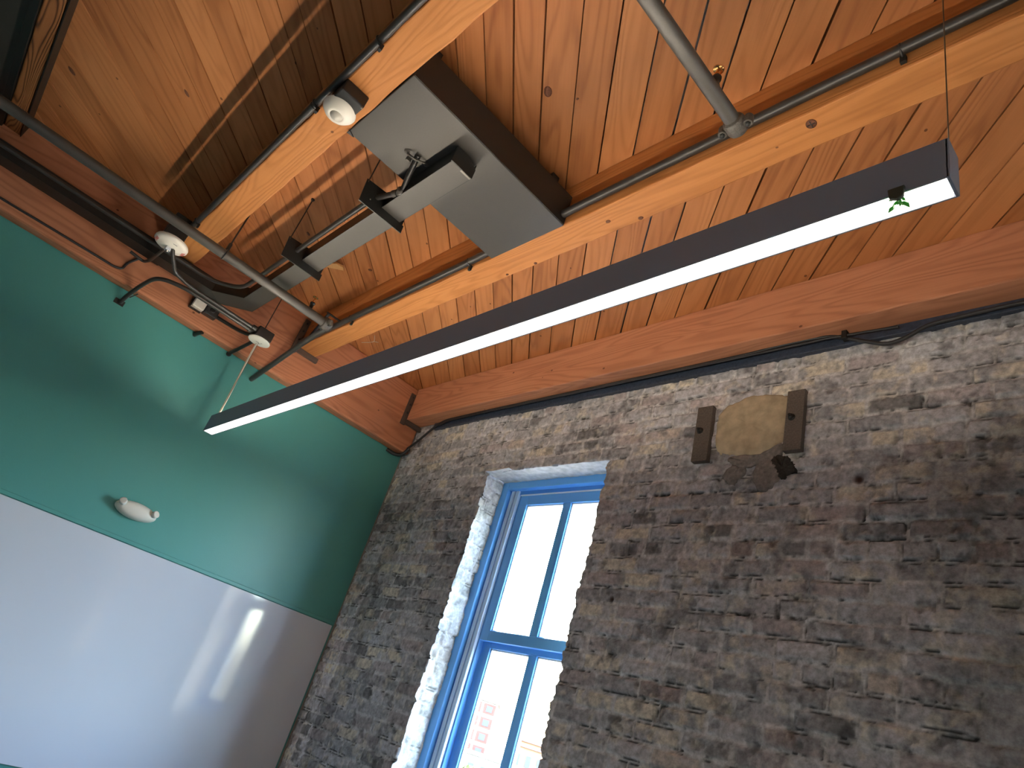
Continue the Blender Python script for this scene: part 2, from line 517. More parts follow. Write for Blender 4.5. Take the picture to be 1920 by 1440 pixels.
def brick_field(U, Z, seed, header=False, bl=BL):
    """returns height (towards the room, m) and paint colour for every grid point"""
    sh = U.shape
    wob = (fbm(sh, 40, seed) - .5) * 0.016
    wobu = (fbm(sh, 30, seed + 5) - .5) * 0.020
    zz = (Z + wob - ZSEAM) / COURSE
    row = np.floor(zz).astype(int)
    fz = (zz - row) * COURSE
    rr = np.random.default_rng(seed + 77)
    offs = rr.random(400) * 0.05
    R = row + 200
    hdr = (row % 6 == 2) if not header else np.ones(sh, bool)
    L = np.where(hdr, bl / 2, bl)
    uu = (U + wobu + offs[np.clip(R, 0, 399)] + np.where(row % 2 == 0, 0, bl / 2)) / L
    cidx = np.floor(uu).astype(int)
    fu = (uu - cidx) * L
    J = 0.011 + (fbm(sh, 12, seed + 9) - .5) * 0.008
    ez = np.minimum(fz, COURSE - fz) - J / 2
    eu = np.minimum(fu, L - fu) - J / 2
    e = np.minimum(ez, eu)
    h_id = (R * 131 + cidx * 17 + 5000) % 4096
    tab = rr.random((4096, 4))
    t = tab[h_id]
    blend = np.clip(e / 0.007, 0, 1); blend = blend * blend * (3 - 2 * blend)
    depth = (t[..., 0] - .5) * 0.009
    rough = (fbm(sh, 18, seed + 21) - .5) * 0.010 + (fbm(sh, 4, seed + 31) - .5) * 0.004
    buried = np.clip((fbm(sh, 36, seed + 3) - .42) * 7, 0, 1)    # smeared mortar hides the joints here
    joint = -0.0085 * (1 - blend) * (1 - 0.75 * buried)
    edge = np.exp(-((e - 0.0010 + (fbm(sh, 10, seed + 43) - .5) * .008) / 0.0030) ** 2)
    crack = edge * np.clip((fbm(sh, 16, seed + 41) - .50) * 7, 0, 1) * (0.55 + 0.45 * (ez < eu))
    chips = np.clip((fbm(sh, 13, seed + 51) - .66) * 9, 0, 1)
    H = depth * blend + joint + rough - 0.009 * crack - 0.006 * chips
    base = np.array((0.475, 0.480, 0.515)); cream = np.array((0.74, 0.69, 0.59)); dark = np.array((0.165, 0.162, 0.165))
    pink = np.array((0.47, 0.39, 0.39)); mort = np.array((0.66, 0.66, 0.67))
    col = np.broadcast_to(base, sh + (3,)).copy()
    v = t[..., 1:2]
    col *= 0.80 + 0.42 * t[..., 2:3]
    def mixc(c, m_): 
        return col * (1 - m_[..., None]) + c * m_[..., None]
    bare = fbm(sh, 26, seed + 61)
    mk = (t[..., 1] > .83) * np.clip((bare - .34) * 6, 0, 1) * blend * .9
    col = mixc(cream, mk)
    mk = (t[..., 1] < .12) * np.clip((bare - .40) * 6, 0, 1) * blend * .8
    col = mixc(dark, mk)
    mk = ((t[..., 3] > .8) * blend * 0.5)
    col = mixc(pink, mk)
    col = mixc(mort, (1 - blend) * .9)
    big = fbm(sh, 90, seed + 71)
    col *= (0.80 + 0.42 * big)[..., None]
    wear = fbm(sh, 22, seed + 83)
    col = mixc(base * .52, np.clip((wear - .60) * 6, 0, 1) * .7)
    col = mixc(cream * .95, np.clip((fbm(sh, 14, seed + 87) - .63) * 7, 0, 1) * .55)
    col = mixc(dark * .30, np.clip(crack * 1.2 + chips * .45, 0, 1))
    return H, col

def grid_mesh(name, P, colr, mat, mask=None):
    ny, nx = P.shape[:2]
    me = bpy.data.meshes.new(name)
    idx = np.arange(ny * nx).reshape(ny, nx)
    q = np.stack([idx[:-1, :-1], idx[:-1, 1:], idx[1:, 1:], idx[1:, :-1]], -1)
    if mask is not None: q = q[mask]
    q = q.reshape(-1, 4)
    used = np.unique(q); remap = -np.ones(ny * nx, int); remap[used] = np.arange(len(used))
    q = remap[q]; V = P.reshape(-1, 3)[used]; Cc = colr.reshape(-1, 3)[used]
    me.vertices.add(len(V)); me.vertices.foreach_set('co', V.astype(np.float32).ravel())
    me.loops.add(len(q) * 4); me.loops.foreach_set('vertex_index', q.astype(np.int32).ravel())
    me.polygons.add(len(q)); me.polygons.foreach_set('loop_start', np.arange(0, len(q) * 4, 4, dtype=np.int32))
    try: me.polygons.foreach_set('loop_total', np.full(len(q), 4, dtype=np.int32))
    except Exception: pass
    me.update(calc_edges=True)
    me.polygons.foreach_set('use_smooth', np.ones(len(q), bool))
    ca = me.color_attributes.new('paint', 'FLOAT_COLOR', 'POINT')
    ca.data.foreach_set('color', np.concatenate([Cc, np.ones((len(Cc), 1))], 1).astype(np.float32).ravel())
    me.materials.append(M[mat])
    return me, V, q

DX = 0.0068
xs = np.arange(-0.006, 4.40, DX); zs = np.arange(1.05, ZC, DX)
XX, ZZ = np.meshgrid(xs, zs)
H, Cb = brick_field(XX, ZZ, 3)
# chase beside the corner and the whiter strip against the teal wall
ch = 1 / (1 + np.exp(-(XX - 0.455) / 0.004))
H = H - 0.010 * (1 - ch)
Cb *= (1 - 0.16 * ((XX > .225) & (XX < .455)))[..., None]
strip = ((XX < .225) * np.clip((2.75 - ZZ) * 1.2, 0, 1))
Cb = Cb * (1 + 0.45 * strip)[..., None]
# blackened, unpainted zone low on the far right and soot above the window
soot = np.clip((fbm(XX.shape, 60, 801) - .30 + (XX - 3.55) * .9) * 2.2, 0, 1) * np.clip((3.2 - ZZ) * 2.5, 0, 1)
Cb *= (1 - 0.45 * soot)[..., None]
# ragged patch of missing brick beside the window head
pit = np.exp(-(((XX - 2.335) / .05) ** 2 + ((ZZ - 2.50) / .035) ** 2) ** 2)
H -= 0.012 * pit; Cb *= (1 - 0.6 * pit)[..., None]
for (sx_, sz_, sr_) in ((3.351, 2.792, .020), (3.515, 1.775, .014), (1.77, 1.88, .012), (2.30, 2.27, .014)):
    spot = np.exp(-(((XX - sx_) ** 2 + (ZZ - sz_) ** 2) / sr_ ** 2) ** 2)
    H -= 0.010 * spot; Cb = Cb * (1 - spot[..., None]) + np.array((.055, .025, .018)) * spot[..., None]
# ragged window edges, moved per course
def edge_jit(zv, base, seed, amp):
    g = np.random.default_rng(seed); tb = (g.random(400) - .5) * 2 * amp
    rw = np.floor((zv - ZSEAM) / COURSE).astype(int) + 200
    f = (zv - ZSEAM) / COURSE - np.floor((zv - ZSEAM) / COURSE)
    rnd_ = np.minimum(f, 1 - f)
    fine = (smooth_noise((len(zv), 1), 2.5, seed + 4)[:, 0] - .5) * amp * 1.3
    return base + tb[rw] * np.clip(rnd_ * 7, 0, 1) + fine
xl = edge_jit(zs, WX0, 5, 0.0035); xr = edge_jit(zs, WX1, 9, 0.009)
il = int(round((WX0 - xs[0]) / DX)); ir = int(round((WX1 - xs[0]) / DX)); iz = int(round((WZ1 - zs[0]) / DX))
YY = -H.copy()
PX = XX.copy(); PX[:iz + 1, il] = xl[:iz + 1]; PX[:iz + 1, ir] = xr[:iz + 1]
PX[:iz + 1, il - 1] = np.minimum(PX[:iz + 1, il - 1], xl[:iz + 1] - .004); PX[:iz + 1, ir + 1] = np.maximum(PX[:iz + 1, ir + 1], xr[:iz + 1] + .004)
PZ = ZZ.copy()
P = np.stack([PX, YY, PZ], -1)
mask = np.ones((len(zs) - 1, len(xs) - 1), bool); mask[:iz, il:ir] = False
me, _, _ = grid_mesh('wall_back', P, Cb, 'brick', mask)
wall_back = bpy.data.objects.new('wall_back', me); COL.objects.link(wall_back); structure(wall_back)
# solid wall behind and beyond the detailed face
core = MB()
core.box(-0.3, 1.02, 0.03, WT, 0.0, 4.05); core.box(2.25, VX0, 0.03, WT, 0.0, 4.05)
core.box(1.02, 2.25, 0.03, WT, WZ1 + 0.08, 4.05); core.box(1.02, 2.25, 0.03, WT, 0.0, WZ0)
core.box(VX1, X1 + 0.3, 0.0, WT, 0.0, 4.05); core.box(VX0, VX1, 0.0, WT, WZ1, 4.05); core.box(VX0, VX1, 0.0, WT, 0.0, WZ0)
core.box(4.38, VX0, 0.0, 0.03, 0.0, 4.05); core.box(0.0, 4.38, 0.0, 0.03, 0.0, 1.06); core.box(-0.3, 0.0, 0.0, .03, 0, 4.05)
wc_ = core.build('wall_core', 'plate', wall_back)
wc_.data.materials.clear(); wc_.data.materials.append(plain('plain_brick_core', (0.27, 0.24, 0.22), 0.85, bump=0.6, bscale=30, var=0.2))
# reveals (left, right) as limewashed brick, and the soffit
def reveal(xedge, sign, seed, name):
    ys = np.arange(0, REV + 0.008, 0.0065)
    zr = zs[:iz + 1]
    Yg, Zg = np.meshgrid(ys, zr)
    h, c = brick_field(Yg + 0.03, Zg, seed, header=True, bl=0.20)
    lime = np.array((0.40, 0.40, 0.37))
    c = c * 0.30 + lime * 0.70 * (0.75 + 0.5 * (c.mean(-1, keepdims=True) / 0.28 - .5))
    c = np.clip(c, 0.02, 0.6)
    t = np.clip(Yg / 0.03, 0, 1)
    Xg = xedge[:iz + 1][:, None] * (1 - t) + (xedge[:iz + 1][:, None] * 0.35 + (WX0 if sign > 0 else WX1) * 0.65 + sign * h * 1.2 - sign * .004) * t
    Yg2 = Yg + YY[:iz + 1, il if sign > 0 else ir][:, None] * (1 - t)
    me, _, _ = grid_mesh(name, np.stack([Xg, Yg2, Zg], -1), c, 'brick')
    o = bpy.data.objects.new(name, me); COL.objects.link(o); o.parent = wall_back
    o['label'] = 'limewashed brick window reveal'
    return o
reveal(xl, 1, 31, 'window_reveal'); reveal(xr, -1, 57, 'window_reveal')
xg = np.linspace(WX0 - .004, WX1 + .004, 120); yg = np.linspace(0, REV + .005, 24)
XG, YG = np.meshgrid(xg, yg)
hz = (fbm(XG.shape, 14, 401) - .5) * .010 * np.clip(YG / .02, 0, 1)
# front edge of the soffit meets the wall face
wy = np.interp(xg, xs, YY[iz, :])
YG2 = YG + wy[None, :] * (1 - np.clip(YG / .02, 0, 1))
me, _, _ = grid_mesh('soffit', np.stack([XG, YG2, zs[iz] + hz], -1), np.ones(XG.shape + (3,)) * .5, 'limewash')
so = bpy.data.objects.new('window_soffit', me); COL.objects.link(so); so.parent = wall_back
so['label'] = 'limewashed flat soffit over the window'

# ---- patches, holes and iron on the brick
def blob(name, cx, cz, pts, thick, mat, seed, label, rough=0.004):
    g = random.Random(seed)
    # smooth closed outline through pts, then rings towards the centre
    n_ = len(pts); out = []
    for i in range(n_):
        p0, p1, p2, p3 = [Vector(pts[(i + j - 1) % n_]) for j in range(4)]
        for j in range(6):
            t = j / 6
            q = 0.5 * ((2 * p1) + (p2 - p0) * t + (2 * p0 - 5 * p1 + 4 * p2 - p3) * t * t + (3 * p1 - p0 - 3 * p2 + p3) * t ** 3)
            out.append((q.x + g.uniform(-rough, rough), q.y + g.uniform(-rough, rough)))
    m_ = len(out); vs = []; fs = []
    rings_ = [1.0, .97, .9, .75, .5, .25]
    for ri, k in enumerate(rings_):
        for (x, z) in out:
            hgt = [0.012, -.2 * thick, -.75 * thick, -thick, -thick, -thick][ri] + (g.uniform(-.0012, .0012) if ri > 1 else 0)
            vs.append((cx + (x - cx) * k, hgt, cz + (z - cz) * k))
    vs.append((cx, -thick, cz))
    for ri in range(len(rings_) - 1):
        for i in range(m_):
            j = (i + 1) % m_
            fs.append((ri * m_ + i, ri * m_ + j, (ri + 1) * m_ + j, (ri + 1) * m_ + i))
    b0 = (len(rings_) - 1) * m_
    for i in range(m_): fs.append((b0 + i, b0 + (i + 1) % m_, len(vs) - 1))
    o = MB().add(vs, fs, smooth=True).build(name, mat, wall_back)
    o['label'] = label
blob('plaster_patch', 2.885, 3.09, [(2.705, 3.12), (2.725, 3.20), (2.80, 3.235), (2.895, 3.255), (2.99, 3.235), (3.052, 3.20), (3.05, 3.06), (3.04, 2.99), (2.945, 2.935), (2.86, 2.94), (2.78, 2.945), (2.72, 2.99)], 0.010, 'plaster_patch', 3, 'beige mortar patch filling a round hole')
blob('mortar_patch', 2.905, 2.90, [(2.80, 2.945), (2.95, 2.945), (3.04, 2.985), (3.04, 2.93), (3.00, 2.90), (2.93, 2.885), (2.86, 2.88), (2.80, 2.91)], 0.007, 'grey_mortar', 4, 'dark grey mortar under the beige patch')
blob('mortar_patch', 2.832, 2.845, [(2.776, 2.849), (2.815, 2.90), (2.855, 2.885), (2.888, 2.872), (2.86, 2.82), (2.835, 2.793), (2.80, 2.81)], 0.008, 'grey_mortar', 5, 'small grey mortar smear below the patch')
blob('mortar_patch', 2.975, 2.83, [(2.918, 2.825), (2.94, 2.90), (3.0, 2.905), (3.03, 2.86), (3.043, 2.809), (2.99, 2.765), (2.95, 2.765)], 0.010, 'grey_mortar', 6, 'grey mortar lump below the patch')
blob('broken_hole', 3.05, 2.865, [(3.0, 2.85), (3.005, 2.925), (3.06, 2.92), (3.092, 2.891), (3.106, 2.853), (3.06, 2.81), (3.02, 2.82)], 0.0075, 'hole', 7, 'black broken hole in the brick', rough=.007)

def anchor_plate(x0, x1, z0, z1, lean, bx, bz, label):
    t = thing('anchor_plate', label, 'anchor plate', (x0, 0, z0), 'iron anchor plates either side of the mortar patch')
    p = [(x0 + lean, z0), (x1 + lean, z0), (x1, z1), (x0, z1)]
    MB().prism(p, -0.026, 0.004, 'xz').build('plate', 'plate', t, bevel=.0015)
    mb = MB(); mb.lathe((bx, -0.026, bz), [(.016, 0), (.016, .003), (.0, .003)], axis=(0, -1, 0), seg=20)
    mb.lathe((bx, -0.028, bz), [(.012, 0), (.012, .012), (.008, .014)], axis=(0, -1, 0), seg=6)
    mb.lathe((bx, -0.040, bz), [(.006, 0), (.006, .012), (.004, .013)], axis=(0, -1, 0), seg=12)
    mb.build('bolt', 'black', t)
anchor_plate(2.608, 2.690, 2.923, 3.216, 0.008, 2.640, 3.084, 'narrow flat iron anchor plate on the left of the beige mortar patch')
anchor_plate(3.053, 3.130, 2.930, 3.224, 0.000, 3.080, 3.090, 'flat iron anchor plate on the right of the beige mortar patch')

# splinters of wood left at the corner over the window
t = thing('wood_shim', 'whitewashed splintered wood shim at the top left corner of the window opening', 'wood shim', (1.14, -.02, 3.0))
MB().prism([(1.125, 3.000), (1.20, 2.994), (1.29, 3.000), (1.345, 3.004), (1.24, 3.008), (1.20, 3.022), (1.185, 3.010), (1.14, 3.008)], -0.030, 0.0, 'xz').build('shim', 'limewash', t)

# ------------------------------------------------------------------ 2. windows
def window(x0, x1, name):
    """frame set behind the brick reveal; two sashes, each with one upright bar"""
    t = thing(name, None, None, ((x0 + x1) / 2, REV, WZ0))
    del_keys = [k for k in ('label', 'category') if k in t]
    for k in del_keys: del t[k]
    t['kind'] = 'structure'
    cx = (x0 + x1) / 2
    gy = 0.200
    zt, zb = 3.06, WZ0
    # outer frame (jambs deep, head and sill)
    mb = MB()
    mb.box(x0, x0 + .075, REV, 0.30, zb, zt); mb.box(x1 - .075, x1, REV, 0.30, zb, zt)
    mb.box(x0 + .075, x1 - .075, REV, 0.30, 2.955, zt); mb.box(x0 + .075, x1 - .075, REV - .01, 0.30, zb, zb + .07)
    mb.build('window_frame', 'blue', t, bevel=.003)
    # jamb liner tracks: two pale strips with a dark groove each side
    for sx, e in ((1, x0 + .075), (-1, x1 - .075)):
        for a, c2 in ((.010, .040), (.050, .080)):
            xa, xb = sorted((e + sx * a, e + sx * c2))
            MB().box(xa, xb, 0.176, 0.200, zb + .07, 2.955).build('jamb_liner', 'liner', t, bevel=.004)
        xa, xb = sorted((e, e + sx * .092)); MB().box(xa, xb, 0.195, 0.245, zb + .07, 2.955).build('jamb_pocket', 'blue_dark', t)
    def sash(za, zb_, y, glz0, glz1, rail_t, rail_b):
        a, c = x0 + .165, x1 - .165
        mb = MB()
        mb.box(a, a + .068, y, y + .035, za, zb_); mb.box(c - .068, c, y, y + .035, za, zb_)
        mb.box(a + .068, c - .068, y, y + .035, glz1, zb_); mb.box(a + .068, c - .068, y, y + .035, za, glz0)
        mb.box(cx - .031, cx + .031, y + .001, y + .034, glz0, glz1)
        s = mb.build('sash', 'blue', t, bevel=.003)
        bead = MB()
        for (p, q) in ((a + .068, cx - .031), (cx + .031, c - .068)):
            bead.box(p, p + .009, y + .010, y + .030, glz0, glz1); bead.box(q - .004, q, y + .010, y + .030, glz0, glz1)
            bead.box(p, q, y + .010, y + .030, glz1 - .008, glz1); bead.box(p, q, y + .010, y + .030, glz0, glz0 + .006)
        bead.build('glazing_bead', 'bead', s)
        for (p, q) in ((a + .068, cx - .031), (cx + .031, c - .068)):
            MB().box(p, q, y + .016, y + .020, glz0, glz1).build('pane', 'glass', s)
    sash(2.045, 2.925, gy - .005, 2.103, 2.862, 0, 0)      # upper
    sash(zb + .07, 2.100, gy + .030, 1.25, 2.015, 0, 0)    # lower, one track further out
    MB().box(x0 + .165, x1 - .165, gy - .012, gy - .004, 2.924, 2.931).build('sash_highlight_strip', 'bead', t)  # thin white strip drawn as the highlight on the sash's top edge
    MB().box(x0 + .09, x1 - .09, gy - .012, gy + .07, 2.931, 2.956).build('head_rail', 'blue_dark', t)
    return t
window(1.104, 2.244, 'window_1')
window(VX0, VX1 + .02, 'added_window_2')  # out of view, added to brighten the lower room

# ------------------------------------------------------------------ 3. timber
def timber(name, x0, x1, y0, y1, z0, z1, mat, label, cat, group=None, axis='x', bevel=.006, seed=0, rnd=.5, wany=0.0015):
    g = random.Random(seed); off = (g.uniform(0, 50), g.uniform(0, 50), g.uniform(0, 50))
    mb = MB()
    # subdivided along its length so that the arrises are slightly uneven
    Lq = (x0, x1) if axis == 'x' else (y0, y1)
    nseg = max(2, int((Lq[1] - Lq[0]) / .10))
    prof = [(y0, z0), (y1, z0), (y1, z1), (y0, z1)] if axis == 'x' else [(x0, z0), (x1, z0), (x1, z1), (x0, z1)]
    vs = []; wc = []
    for i in range(nseg + 1):
        u = Lq[0] + (Lq[1] - Lq[0]) * i / nseg
        for j, (a, c) in enumerate(prof):
            ja = g.uniform(-wany, wany) if j < 2 else 0; jc = g.uniform(-wany, wany) if j < 2 else 0
            p = (u, a + ja, c + jc) if axis == 'x' else (a + ja, u, c + jc)
            vs.append(p)
            wc.append((u + off[0], (a if axis == 'x' else a) + off[1], c + off[2]))
    fs = []
    for i in range(nseg):
        for j in range(4):
            k = (j + 1) % 4
            fs.append((i * 4 + j, i * 4 + k, (i + 1) * 4 + k, (i + 1) * 4 + j))
    fs.append((0, 1, 2, 3)); fs.append(tuple(nseg * 4 + q for q in (3, 2, 1, 0)))
    mb.add(vs, fs, wc=wc, rnd=rnd)
    o = mb.build(name, mat, None, bevel=bevel)
    return tag(o, label, cat, group)

girder = timber('timber_girder', 0.002, 0.100, Y0 + .002, -.003, 3.235, ZC - .002, 'girder', 'deep reddish timber girder lying along the top of the teal wall', 'beam', axis='y', bevel=.014, seed=1)
G = 'ceiling joists running out from the girder'
j3 = timber('ceiling_joist', 0.100, X1, -0.130, -0.002, 3.470, ZC, 'wall_joist', 'reddish ceiling joist running tight along the top of the brick wall', 'joist', G, seed=2)
j2 = timber('ceiling_joist', 0.100, X1, -1.115, -0.980, 3.490, ZC, 'joist', 'ceiling joist just behind the long hanging lamp with a round plug in its underside', 'joist', G, seed=3)
j1 = timber('ceiling_joist', 0.100, X1, -2.093, -1.956, 3.490, ZC, 'joist', 'bright orange ceiling joist carrying the occupancy sensor and the fire strobe', 'joist', G, seed=4, wany=.003, rnd=.6)
j0 = timber('nailer_timber', 0.100, X1, -3.088, -3.007, 3.654, ZC - .002, 'rough_joist', 'shallow dark weathered timber with strong raised grain in the top left corner', 'timber', seed=5)
tag(MB().box(.101, X1 - .002, -3.0035, -2.998, 3.650, ZC - .002).build('edge_strip', 'black', bevel=.001), 'thin black metal strip along the window side of the weathered timber', 'metal strip')
tag(MB().box(.101, X1 - .002, -3.124, -3.090, 3.640, ZC - .002).build('edge_channel', 'black', bevel=.002), 'black metal channel between the weathered timber and the charcoal panel', 'metal channel')
tag(MB().box(.101, X1 - .002, Y0 + .002, -3.126, 3.660, 3.690).build('ceiling_panel', 'sheet'), 'dark charcoal panel covering the ceiling in the extreme top left corner', 'ceiling panel')
for (x, y, r) in ((2.756, -1.043, .013), (2.885, -.995, .013), (2.289, -.992, .011), (2.099, -.995, .009)):
    knot(j2, x, y, 3.490, r, r * .7, 0, label='dark knot in the joist')
# turned plug with a cross slot
pl = MB().lathe((3.599, -1.074, 3.490), [(.0165, .002), (.0165, -.003), (.013, -.0045), (0, -.0045)], seg=24).build('plug', 'knot', j2)
MB().box(3.586, 3.612, -1.0755, -1.0725, 3.4838, 3.486).box(3.5975, 3.6005, -1.087, -1.061, 3.4838, 3.486).build('slot', 'hole', pl)

def joist_hanger(y0, y1, zb, mat, label, strap=0.045):
    t = thing('joist_hanger', label, 'joist hanger', (.1, y0, zb), 'steel joist hangers on the girder')
    MB().box(.1005, .125, y0 - .008, y1 + .022, zb - .038, zb - .002).build('seat', mat, t, bevel=.002)
    MB().box(.1005, .112, y0 - strap, y0 - .004, zb - .05, zb + .215).build('strap', mat, t, bevel=.002)
    for z in (zb + .05, zb + .12, zb + .185):
        MB().lathe((.112, y0 - strap / 2, z), [(.008, 0), (.008, .004), (.004, .006)], axis=(1, 0, 0), seg=10).build('bolt_head', 'black', t)
joist_hanger(-.13, -.002, 3.470, 'hanger', 'brown steel joist hanger at the corner where the wall joist meets the girder')
joist_hanger(-1.115, -.980, 3.490, 'hanger', 'flat steel joist hanger seat under the end of the middle joist')
joist_hanger(-2.093, -1.956, 3.490, 'black', 'black joist hanger under the orange joist behind the fire strobe', strap=.07)

# black steel ledger under the wall joist, and the cable clipped along it
tag(MB().box(.33, X1, -.022, .012, 3.419, 3.467).build('steel_ledger', 'ledger', bevel=.003), 'black steel ledger strip, tinted with flare blue, between the wall joist and the brick', 'ledger')
t = thing('black_cable', 'slack black cable running under the wall joist along the top of the brick wall', 'cable', (.3, -.03, 3.4))
pts = [(0.03, -.030, 3.252), (0.12, -.028, 3.285), (.21, -.028, 3.334), (.386, -.032, 3.439), (.49, -.036, 3.462), (.9, -.040, 3.463), (1.7, -.040, 3.464), (2.83, -.042, 3.462), (3.04, -.042, 3.474), (3.218, -.040, 3.470),
       (3.30, -.035, 3.440), (3.386, -.034, 3.398), (3.458, -.033, 3.366), (3.53, -.033, 3.384), (3.60, -.033, 3.425), (3.8, -.034, 3.435), (X1, -.034, 3.44)]
MB().tube(pts, .0085, seg=10, fillet=.08).build('cable_run', 'cable', t)
pts2 = [(p[0] + .03, p[1] - .006, p[2] - .012) for p in pts[3:8]] + [(3.05, -.046, 3.452), (3.22, -.046, 3.453), (3.29, -.045, 3.45), (3.5, -.04, 3.44)]
MB().tube(pts2, .006, seg=8, fillet=.05).build('cable_run', 'cable', t)
MB().box(3.280, 3.302, -.056, -.022, 3.432, 3.478).build('cable_clip', 'black', t, bevel=.002)
t = thing('corner_cable', 'loose black cable end tucked under the girder in the room corner', 'cable', (.03, -.05, 3.24))
MB().tube([(.004, -.14, 3.226), (.02, -.09, 3.214), (.06, -.05, 3.214), (.10, -.04, 3.232), (.13, -.032, 3.27)], .013, seg=10, fillet=.03).build('cable_run', 'cable', t)

# ------------------------------------------------------------------ 4. pendant lamp
PX0, PX1, PY0, PY1, PZ0, PZ1 = 0.416, 4.070, -1.4675, -1.4135, 2.600, 2.699
t = pend = thing('pendant_light', 'very long slim anthracite linear pendant lamp with a glowing white underside', 'pendant light', ((PX0 + PX1) / 2, (PY0 + PY1) / 2, PZ0))
W_ = .003
mb = MB()
mb.box(PX0, PX1, PY0, PY0 + W_, PZ0, PZ1); mb.box(PX0, PX1, PY1 - W_, PY1, PZ0, PZ1)
mb.box(PX0, PX1, PY0 + W_, PY1 - W_, PZ0 + .012, PZ1 - .028)
mb.build('housing', 'lamp_body', t)
for a, c in ((PX0 - .003, PX0 + .003), (PX1 - .003, PX1 + .003)):
    MB().box(a, c, PY0, PY1, PZ0, PZ1).build('end_cap', 'lamp_body', t, bevel=.001)
MB().box(PX0 + .006, PX1 - .006, PY0 + W_ + .0005, PY1 - W_ - .0005, PZ0 + .0015, PZ0 + .0115).build('diffuser', 'diffuser', t)
ym = (PY0 + PY1) / 2
MB().box(PX0 + .01, PX1 - .01, PY0 + W_ + .001, PY1 - W_ - .001, PZ1 - .026, PZ1 - .0215).build('uplight_strip', 'uplight', t)
MB().box(PX0 + .01, PX1 - .01, ym - .0012, ym + .0012, PZ1 - .0215, PZ1 - .0015).build('side_throw_lens', 'sidelight', t)
MB().tube([(4.066, -1.4405, 2.685), (4.066, -1.4405, ZC)], .0013, seg=8).build('suspension_cable', 'wire', t)
MB().tube([(.430, -1.4405, 2.685), (.430, -1.4405, 3.222)], .0013, seg=8).build('suspension_cable', 'wire', t)
o = MB().tube([(.425, -1.438, 2.688), (.421, -1.438, 2.78), (.414, -1.438, 2.90), (.388, -1.438, 3.05), (.392, -1.44, 3.15), (.402, -1.442, 3.223)], .0055, seg=10, fillet=.06).build('power_cord', 'cord', t)
o['label'] = 'cream power cord'

# green plastic sprig hooked over the lamp
t = thing('plastic_sprig', 'tiny green plastic sprig hooked over the right end of the hanging lamp', 'plastic sprig', (3.99, -1.468, 2.59))
MB().prism([(3.975, 2.609), (4.004, 2.609), (4.002, 2.585), (3.992, 2.578), (3.978, 2.586)], -1.476, -1.4685, 'xz').build('clip', 'clip', t, bevel=.002)
g = random.Random(5)
for i in range(16):
    a = g.uniform(0, 6.283); L_ = g.uniform(.010, .022)
    b0 = Vector((3.990 + g.uniform(-.008, .008), -1.466 + g.uniform(-.004, .006), 2.588 + g.uniform(-.006, .004)))
    d = Vector((math.cos(a), .5 + .5 * math.sin(a), -.5 + .3 * math.sin(a * 2))).normalized()
    sd_ = d.cross(Vector((0, 0, 1))).normalized() * L_ * .24
    up = Vector((0, 0, .0012))
    vs = [b0, b0 + d * L_ * .5 + sd_, b0 + d * L_, b0 + d * L_ * .5 - sd_, b0 + d * L_ * .5 + up, b0 + d * L_ * .5 - up]
    MB().add(vs, [(0, 1, 4), (1, 2, 4), (2, 3, 4), (3, 0, 4), (1, 0, 5), (2, 1, 5), (3, 2, 5), (0, 3, 5)]).build('leaf', 'leaf', t)

# ------------------------------------------------------------------ 5. sheet metal box between the joists
t = thing('metal_enclosure', 'large flat charcoal sheet-metal box spanning between two joists under the ceiling', 'metal box', (2.34, -1.53, 3.486))
MB().box(2.113, 2.573, -1.955, -1.116, 3.486, 3.652).build('body', 'sheet', t, bevel=.003)
MB().box(2.5735, 2.5755, -1.95, -1.12, 3.489, 3.650).build('side_plate', 'black', t)
MB().prism([(2.108, -1.957), (2.128, -1.954), (2.113, -1.925)], 3.482, 3.4862, 'xy').build('corner_tab', 'black', t)
for lx, ly in ((2.16, -1.90), (2.50, -1.90), (2.16, -1.20), (2.50, -1.20)):
    MB().box(lx - .02, lx + .02, ly - .02, ly + .02, 3.65, ZC - .003).build('mounting_leg', 'black', t)

# ------------------------------------------------------------------ 6. cable tray, its hangers and conduit
t = tray = thing('cable_tray', 'charcoal open cable tray hung below the boards and turning along the girder', 'cable tray', (1.2, -1.6, 3.40))
TZ0, TZ1, TT = 3.400, 3.478, .003
outer = [(2.480, -1.550), (.370, -1.553), (.205, -1.715), (.195, Y0)]
inner = [(2.480, -1.648), (.470, -1.648), (.310, -1.800), (.300, Y0)]
mb = MB()
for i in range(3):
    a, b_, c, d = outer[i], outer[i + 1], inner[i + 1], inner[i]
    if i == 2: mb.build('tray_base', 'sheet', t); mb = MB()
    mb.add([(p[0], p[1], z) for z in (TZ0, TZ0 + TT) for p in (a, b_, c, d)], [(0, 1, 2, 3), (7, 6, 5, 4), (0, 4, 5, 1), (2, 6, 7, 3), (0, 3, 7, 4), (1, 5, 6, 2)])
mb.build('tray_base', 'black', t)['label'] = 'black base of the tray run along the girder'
for line, off in ((outer, 1), (inner, -1)):
    mb = MB()
    for i in range(3):
        a, b_ = Vector(line[i]), Vector(line[i + 1])
        n2 = (b_ - a).normalized(); n2 = Vector((n2.y, -n2.x)) * TT * off
        mb.add([(p.x, p.y, z) for z in (TZ0, TZ1) for p in (a, b_, b_ + n2, a + n2)], [(0, 1, 2, 3), (7, 6, 5, 4), (0, 4, 5, 1), (2, 6, 7, 3), (0, 3, 7, 4), (1, 5, 6, 2)])
    mb.build('tray_side', 'black', t)
